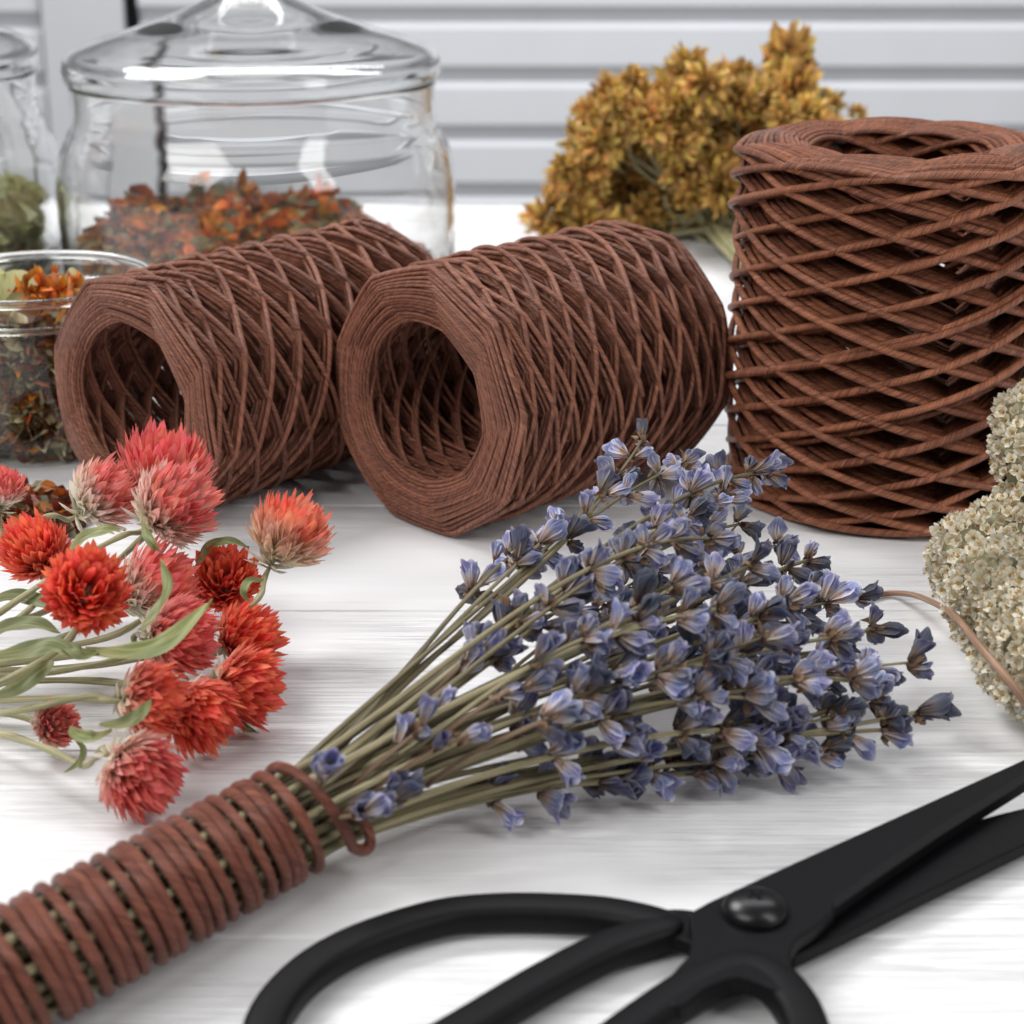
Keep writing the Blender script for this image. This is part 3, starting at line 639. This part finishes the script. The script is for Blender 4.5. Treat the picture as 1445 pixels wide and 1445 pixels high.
def heap(name, label, cat, c, prof, n, sizes, mats, wts, seed, kind='stuff', wallp=.3):
    """loose dried petals; prof(x, y) gives the height of the heap, R its radius"""
    r_ = np.random.default_rng(seed); mb = MB(); c = np.asarray(c, float)
    R, hf = prof
    i = 0
    while i < n:
        x, y = r_.uniform(-R, R, 2)
        if math.hypot(x, y) > R: continue
        h = hf(x, y)
        if h <= 0: continue
        i += 1
        edge = math.hypot(x, y) > R*.82
        z = r_.uniform(0.1, max(h, .15)) if (edge and r_.random() < .85) else h-abs(r_.normal())*.25
        if r_.random() < wallp and not edge:                 # push some to the wall of the jar
            q = math.hypot(x, y); s_ = R*r_.uniform(.9, .97)/q; x *= s_; y *= s_; z = r_.uniform(.1, max(.11, hf(x, y)))
        v = nrm(r_.normal(size=3)*[1, 1, .5]); L = r_.uniform(*sizes); o_ = np.array([x, y, max(z, .08)])
        q = math.hypot(x, y)+L*.5
        if q > R: o_[:2] *= (R-L*.5)/math.hypot(x, y)
        nn = nrm(r_.normal(size=3)+[0, 0, .8])
        petal(mb, c+o_-v*L/2, v, nn, L, L*r_.uniform(.3, .65), r_.uniform(-.35, .35), r_.uniform(.1, .5), 'lance' if r_.random() < .5 else 'round', r_.random(), int(r_.choice(len(mats), p=wts)), 5, 3, kind=r_.uniform(-.1, .1), wavy=.08)
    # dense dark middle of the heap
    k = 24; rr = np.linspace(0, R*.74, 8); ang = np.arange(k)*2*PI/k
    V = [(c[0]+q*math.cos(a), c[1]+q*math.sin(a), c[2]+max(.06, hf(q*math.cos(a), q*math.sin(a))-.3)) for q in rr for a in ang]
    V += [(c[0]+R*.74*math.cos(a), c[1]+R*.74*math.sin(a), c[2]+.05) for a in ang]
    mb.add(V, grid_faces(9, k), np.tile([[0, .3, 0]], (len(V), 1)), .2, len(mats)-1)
    o = mb.build(name, mats, None, origin=(c[0], c[1], c[2])); tag(o, label, cat, kind=kind)
    return o
cj = np.array([PY(358, 120, 55.5)[0], 55.5, .0])
jar('large clear glass jar with a domed lid, half full of orange petals', cj)
heap('dried_petals', 'orange and olive dried petals heaped inside the large lidded jar', 'dried petals', cj+[0, 0, .42], (5.3, lambda x, y: (1.45-.07*(x+5) if x < 1.8 else max(.15, 1.0-.8*(x-1.8)))+.18*math.sin(x*1.7+y)+.12*y),
     3600, (.4, 1.05), [M['orange'], M['olive'], M['rust'], M['olive']], [.68, .20, .06, .06], 2)
cj2 = np.array([PY(-205, 120, 57.)[0], 57., .0])
jar('clear glass lidded jar cut off by the left edge', cj2)
heap('dried_leaves', 'pale lime dried leaves inside the jar at the left edge', 'dried leaves', cj2+[0, 0, .42], (5.3, lambda x, y: 1.5+.12*x), 900, (.8, 1.6), [M['pale'], M['beige'], M['pale']], [.6, .2, .2], 6)
# open jar in front
co_ = PY(50, 396, 41.0); Rj = 164/F*depth(co_); zt = co_[2]; cs = np.array([co_[0], 41.0, 0.])
th = thing('open_glass_jar', 'small open glass jar of dried herbs at the left, behind the left spool', 'glass jar', cs)
outer = smooth_prof([(0.01, 0), (Rj*.7, 0), (Rj*.93, .12), (Rj*.97, .6), (Rj*.98, zt-.9), (Rj*.96, zt-.62), (Rj*1.0, zt-.5), (Rj*.95, zt-.36), (Rj*.96, zt-.14), (Rj, zt-.06), (Rj*.985, zt+.02)], 7)
inner = smooth_prof([(Rj*.94, zt), (Rj*.90, zt-.15), (Rj*.89, zt-.4), (Rj*.89, zt-.9), (Rj*.9, .7), (Rj*.84, .3), (Rj*.6, .22), (.01, .22)], 7)
mb = MB(); lathe(mb, np.vstack([outer, inner]), cs, 128); mb.build('jar_body', M['glass2'], th)
a_ = np.arange(14)*2*PI/14
for zz_, rr_, hh_ in ((zt+.05, .085, .10), (zt-.52, .06, .075)):
    mb = MB(); lathe(mb, np.stack([Rj*.985+np.cos(a_)*rr_, zz_+np.sin(a_)*hh_], -1), cs, 128, closed=True); mb.build('rim', M['glass'], th)
heap('dried_herbs', 'dried olive leaves with orange petals filling the small open jar', 'dried herbs', cs+[0, 0, .24], (Rj*.86, lambda x, y: zt-1.05+.2*math.sin(x*1.7)*math.cos(y*1.5)),
     3600, (.5, 1.6), [M['beige'], M['orange'], M['olive'], M['rust']], [.44, .16, .14, .26], 8, wallp=.85)
mb = MB(); r_ = np.random.default_rng(3); oc = PY(72, 405, 40.)
for i in range(110):
    v = nrm(r_.normal(size=3)+[0, 0, .3]); petal(mb, oc+r_.normal(size=3)*[.32, .3, .13]-[0, 0, .1], v, r_.normal(size=3), r_.uniform(.3, .55), .16, r_.uniform(-.4, .4), .4, 'lance', r_.random(), 0, 5, 3)
tag(mb.build('marigold_petals', M['orange'], None, origin=tuple(oc)), 'bright orange petal clump lying on top of the open jar herbs', 'dried petals', kind='stuff')
mb = MB()
for (px, py, L, W, dx) in ((25, 405, .8, 1.3, .2), (112, 398, .75, .5, -.2), (-10, 400, .8, 1.1, .1)):
    petal(mb, PY(px, py+28, 40.3), (dx, .3, 1), (0, -1, .4), L, W, .15, .2, 'round', .6, 0, 7, 5)
tag(mb.build('pale_leaves', M['pale'], None, origin=tuple(PY(30, 400, 40.3))), 'pale lime leaves standing up in the mouth of the open jar', 'dried leaves', kind='stuff')
# loose heap on the table below it
hc = P(-8, 742, 0)
heap('loose_dried_petals', 'dark rust and brown dried petals strewn at the left edge of the table', 'dried petals', hc, (1.9, lambda x, y: .55*(1-(x*x+y*y)/3.7)+.08*math.sin(x*3+y*2)),
     600, (.4, 1.0), [M['rust'], M['olive'], M['orange'], M['rust']], [.5, .25, .12, .13], 12)

# ------------------------------------------------------------------ scissors
piv = P(1066, 1292, .55)
sc = thing('scissors', 'black metal scissors with large loop handles lying half open', 'scissors', (piv[0], piv[1], 0))
def plate(name, outline, z0, th_, mat, parent, bev=.03, tilt=None):
    pts = [P(x, y, z0)[:2] for x, y in outline]; n = len(pts); pts = np.array(pts); cen = pts.mean(0)
    area = .5*np.sum(pts[:, 0]*np.roll(pts[:, 1], -1)-np.roll(pts[:, 0], -1)*pts[:, 1])
    if area < 0: pts = pts[::-1]
    e = np.roll(pts, -1, 0)-pts; e /= np.linalg.norm(e, axis=1)[:, None]; nn = np.stack([e[:, 1], -e[:, 0]], -1); vn = nn+np.roll(nn, 1, 0); vn /= np.linalg.norm(vn, axis=1)[:, None]
    rings = [(0, .6*bev), (bev, 0)] 
    L = []
    for z, ins in ((z0-th_, bev), (z0-th_+bev, 0), (z0-bev, 0), (z0-bev*.3, bev*.3), (z0, bev)):
        q = pts-vn*ins; L.append(np.column_stack([q, np.full(n, z)]))
    V = np.vstack(L); mb = MB(); mb.add(V, grid_faces(5, n), V)
    import mathutils
    tri = mathutils.geometry.tessellate_polygon([[Vector((*p_, 0)) for p_ in L[-1][:, :2]]])
    tri = np.array([tuple(t_) for t_ in tri])
    def orient(T, up):
        out = []
        for a, b, c in T:
            A, B, C_ = L[0][a][:2], L[0][b][:2], L[0][c][:2]; s_ = (B[0]-A[0])*(C_[1]-A[1])-(B[1]-A[1])*(C_[0]-A[0])
            out.append((a, b, c) if (s_ > 0) == up else (a, c, b))
        return np.array(out)
    mb.f.append(orient(tri, True)+4*n); mb.m.append(np.zeros(len(tri))); mb.f.append(orient(tri, False)); mb.m.append(np.zeros(len(tri)))
    o = mb.build(name, mat, parent, smooth=False)
    return o
def curve_px(pts, n=6, closed=False):
    if closed:
        p = pts+pts[:1]; q = spline([(a, b, 0) for a, b in [pts[-1]]+p+[pts[1]]], n); return [tuple(x[:2]) for x in q[n:-n-1]]
    return [tuple(x[:2]) for x in spline([(a, b, 0) for a, b in pts], n)]
# lower blade first, resting near the table, then the one above it
low = curve_px([(905, 1285), (960, 1282), (1010, 1290)], 4)+curve_px([(1100, 1300), (1200, 1232), (1320, 1176), (1392, 1153), (1480, 1131), (1600, 1098), (1760, 1045)], 5)+\
      curve_px([(1755, 1055), (1600, 1118), (1445, 1192), (1300, 1262), (1200, 1312), (1122, 1349)], 5)+[(1060, 1352), (1000, 1340), (960, 1325), (915, 1318)]
plate('lower_blade', low, .33, .20, M['iron'], sc, .025)
up = [(973, 1287), (1000, 1272), (1100, 1226), (1250, 1159), (1445, 1071), (1600, 1000), (1770, 925), (1780, 935), (1650, 1010), (1520, 1058), (1445, 1104), (1330, 1176), (1250, 1230), (1178, 1280)]+\
     curve_px([(1176, 1286), (1150, 1308), (1126, 1325), (1116, 1345), (1122, 1372), (1140, 1400)], 4)+curve_px([(1100, 1398), (1045, 1380), (1000, 1392), (960, 1420), (930, 1400), (955, 1365), (972, 1345), (976, 1315)], 4)
plate('upper_blade', up, .56, .20, M['iron'], sc, .03)
# ground inner edge of the upper blade: a narrow bevel strip
bv = [(1178, 1281), (1250, 1231), (1330, 1177), (1445, 1105), (1520, 1059), (1518, 1050), (1440, 1094), (1325, 1164), (1246, 1216), (1174, 1269)]
plate('cutting_bevel', bv, .572, .03, M['iron_handle'], sc, .008)
def loop(name, pts, W, H_, zc, parent, n=10, closed=True):
    q = curve_px(pts, n, closed); q = np.array([P(x, y, zc) for x, y in q])
    if closed: q = np.vstack([q, q[:1]])
    k = 16; a = np.arange(k)*2*PI/k; T = np.gradient(q, axis=0)
    if closed: T[0] = T[-1] = (q[1]-q[-2])
    T /= np.linalg.norm(T, axis=1)[:, None]; Sd = np.cross(T, [0, 0, 1.]); Sd /= np.linalg.norm(Sd, axis=1)[:, None]
    ca, sa = np.cos(a), np.sin(a); X = np.sign(ca)*np.abs(ca)**.6*W/2; Z = np.sign(sa)*np.abs(sa)**.6*H_/2
    W_ = np.ones(len(q))
    V = q[:, None, :]+Sd[:, None, :]*X[None, :, None]*W_[:, None, None]+np.array([0, 0, 1.])*Z[None, :, None]
    mb = MB(); mb.add(V.reshape(-1, 3), grid_faces(len(q), k), V.reshape(-1, 3)); return mb.build(name, M['iron_handle'], parent)
loop('handle', [(935, 1312), (872, 1295), (800, 1288), (700, 1287), (610, 1298), (500, 1335), (425, 1382), (380, 1440), (372, 1500), (410, 1545), (480, 1550), (560, 1510), (660, 1452), (760, 1392), (850, 1345), (905, 1325)], .52, .36, .26, sc)
loop('handle', [(1040, 1372), (1000, 1385), (950, 1415), (880, 1465), (800, 1530), (760, 1600), (800, 1660), (900, 1680), (1020, 1650), (1110, 1580), (1142, 1500), (1132, 1440), (1102, 1395), (1070, 1375)], .52, .42, .36, sc)
mb = MB(); sp_ = P(1065, 1288, .56)
prof = smooth_prof([(.40, .0), (.405, .05), (.37, .13), (.27, .20), (.14, .235), (.01, .245)], 5); lathe(mb, prof, sp_, 48); scr = mb.build('screw', M['screw'], sc)
mb = MB()
for a in (.5, .5+PI/2):
    d = np.array([math.cos(a), math.sin(a), 0]); e = np.array([-d[1], d[0], 0]); v = []
    for s1 in (-1, 1):
        for s2 in (-1, 1):
            for z in (.19, .2465 if a < 1 else .2475): v.append(sp_+d*s1*.11+e*s2*.026+[0, 0, z])
    mb.add(v, [(0, 1, 3, 2), (4, 6, 7, 5), (0, 4, 5, 1), (2, 3, 7, 6), (0, 2, 6, 4), (1, 5, 7, 3)], v)
mb.build('cross_slot', M['black_strip'], scr, smooth=False)

# ------------------------------------------------------------------ light
w = bpy.data.worlds.new('World'); C.world = w; w.use_nodes = True
bg = w.node_tree.nodes['Background']; bg.inputs[0].default_value = (.93, .96, 1, 1); bg.inputs[1].default_value = .18
def area(name, loc, target, sx, sy, power, col=(1, 1, 1)):
    l = bpy.data.lights.new(name, 'AREA'); l.shape = 'RECTANGLE'; l.size = sx*S; l.size_y = sy*S; l.energy = power; l.color = col
    o = bpy.data.objects.new(name, l); C.collection.objects.link(o); o.location = [x*S for x in loc]
    o.rotation_euler = (Vector(target)-Vector(loc)).to_track_quat('-Z', 'Y').to_euler(); return o
area('window_light', (-55, 75, 85), (0, 35, 0), 46, 36, 8.4, (1., .99, .97))
area('front_softbox', (52, -6, 50), (0, 35, 2), 22, 75, 3.2, (1, .985, .96))
area('key_light', (-52, -18, 66), (0, 34, 2), 60, 60, 6.0, (1, .975, .94))
area('wall_fill_light', (10, 110, 110), (0, YW, 0), 140, 40, 24.0, (.97, .98, 1))  # unseen fill lamp, added near the far boards to brighten them

C.view_settings.view_transform = 'Standard'; C.view_settings.look = 'None'; C.view_settings.exposure = 0; C.view_settings.gamma = 1
C.view_settings.use_curve_mapping = False
C.render.engine = 'CYCLES'; C.cycles.use_denoising = True; C.cycles.max_bounces = 10; C.cycles.transmission_bounces = 10; C.cycles.transparent_max_bounces = 8; C.cycles.glossy_bounces = 5; C.cycles.diffuse_bounces = 4
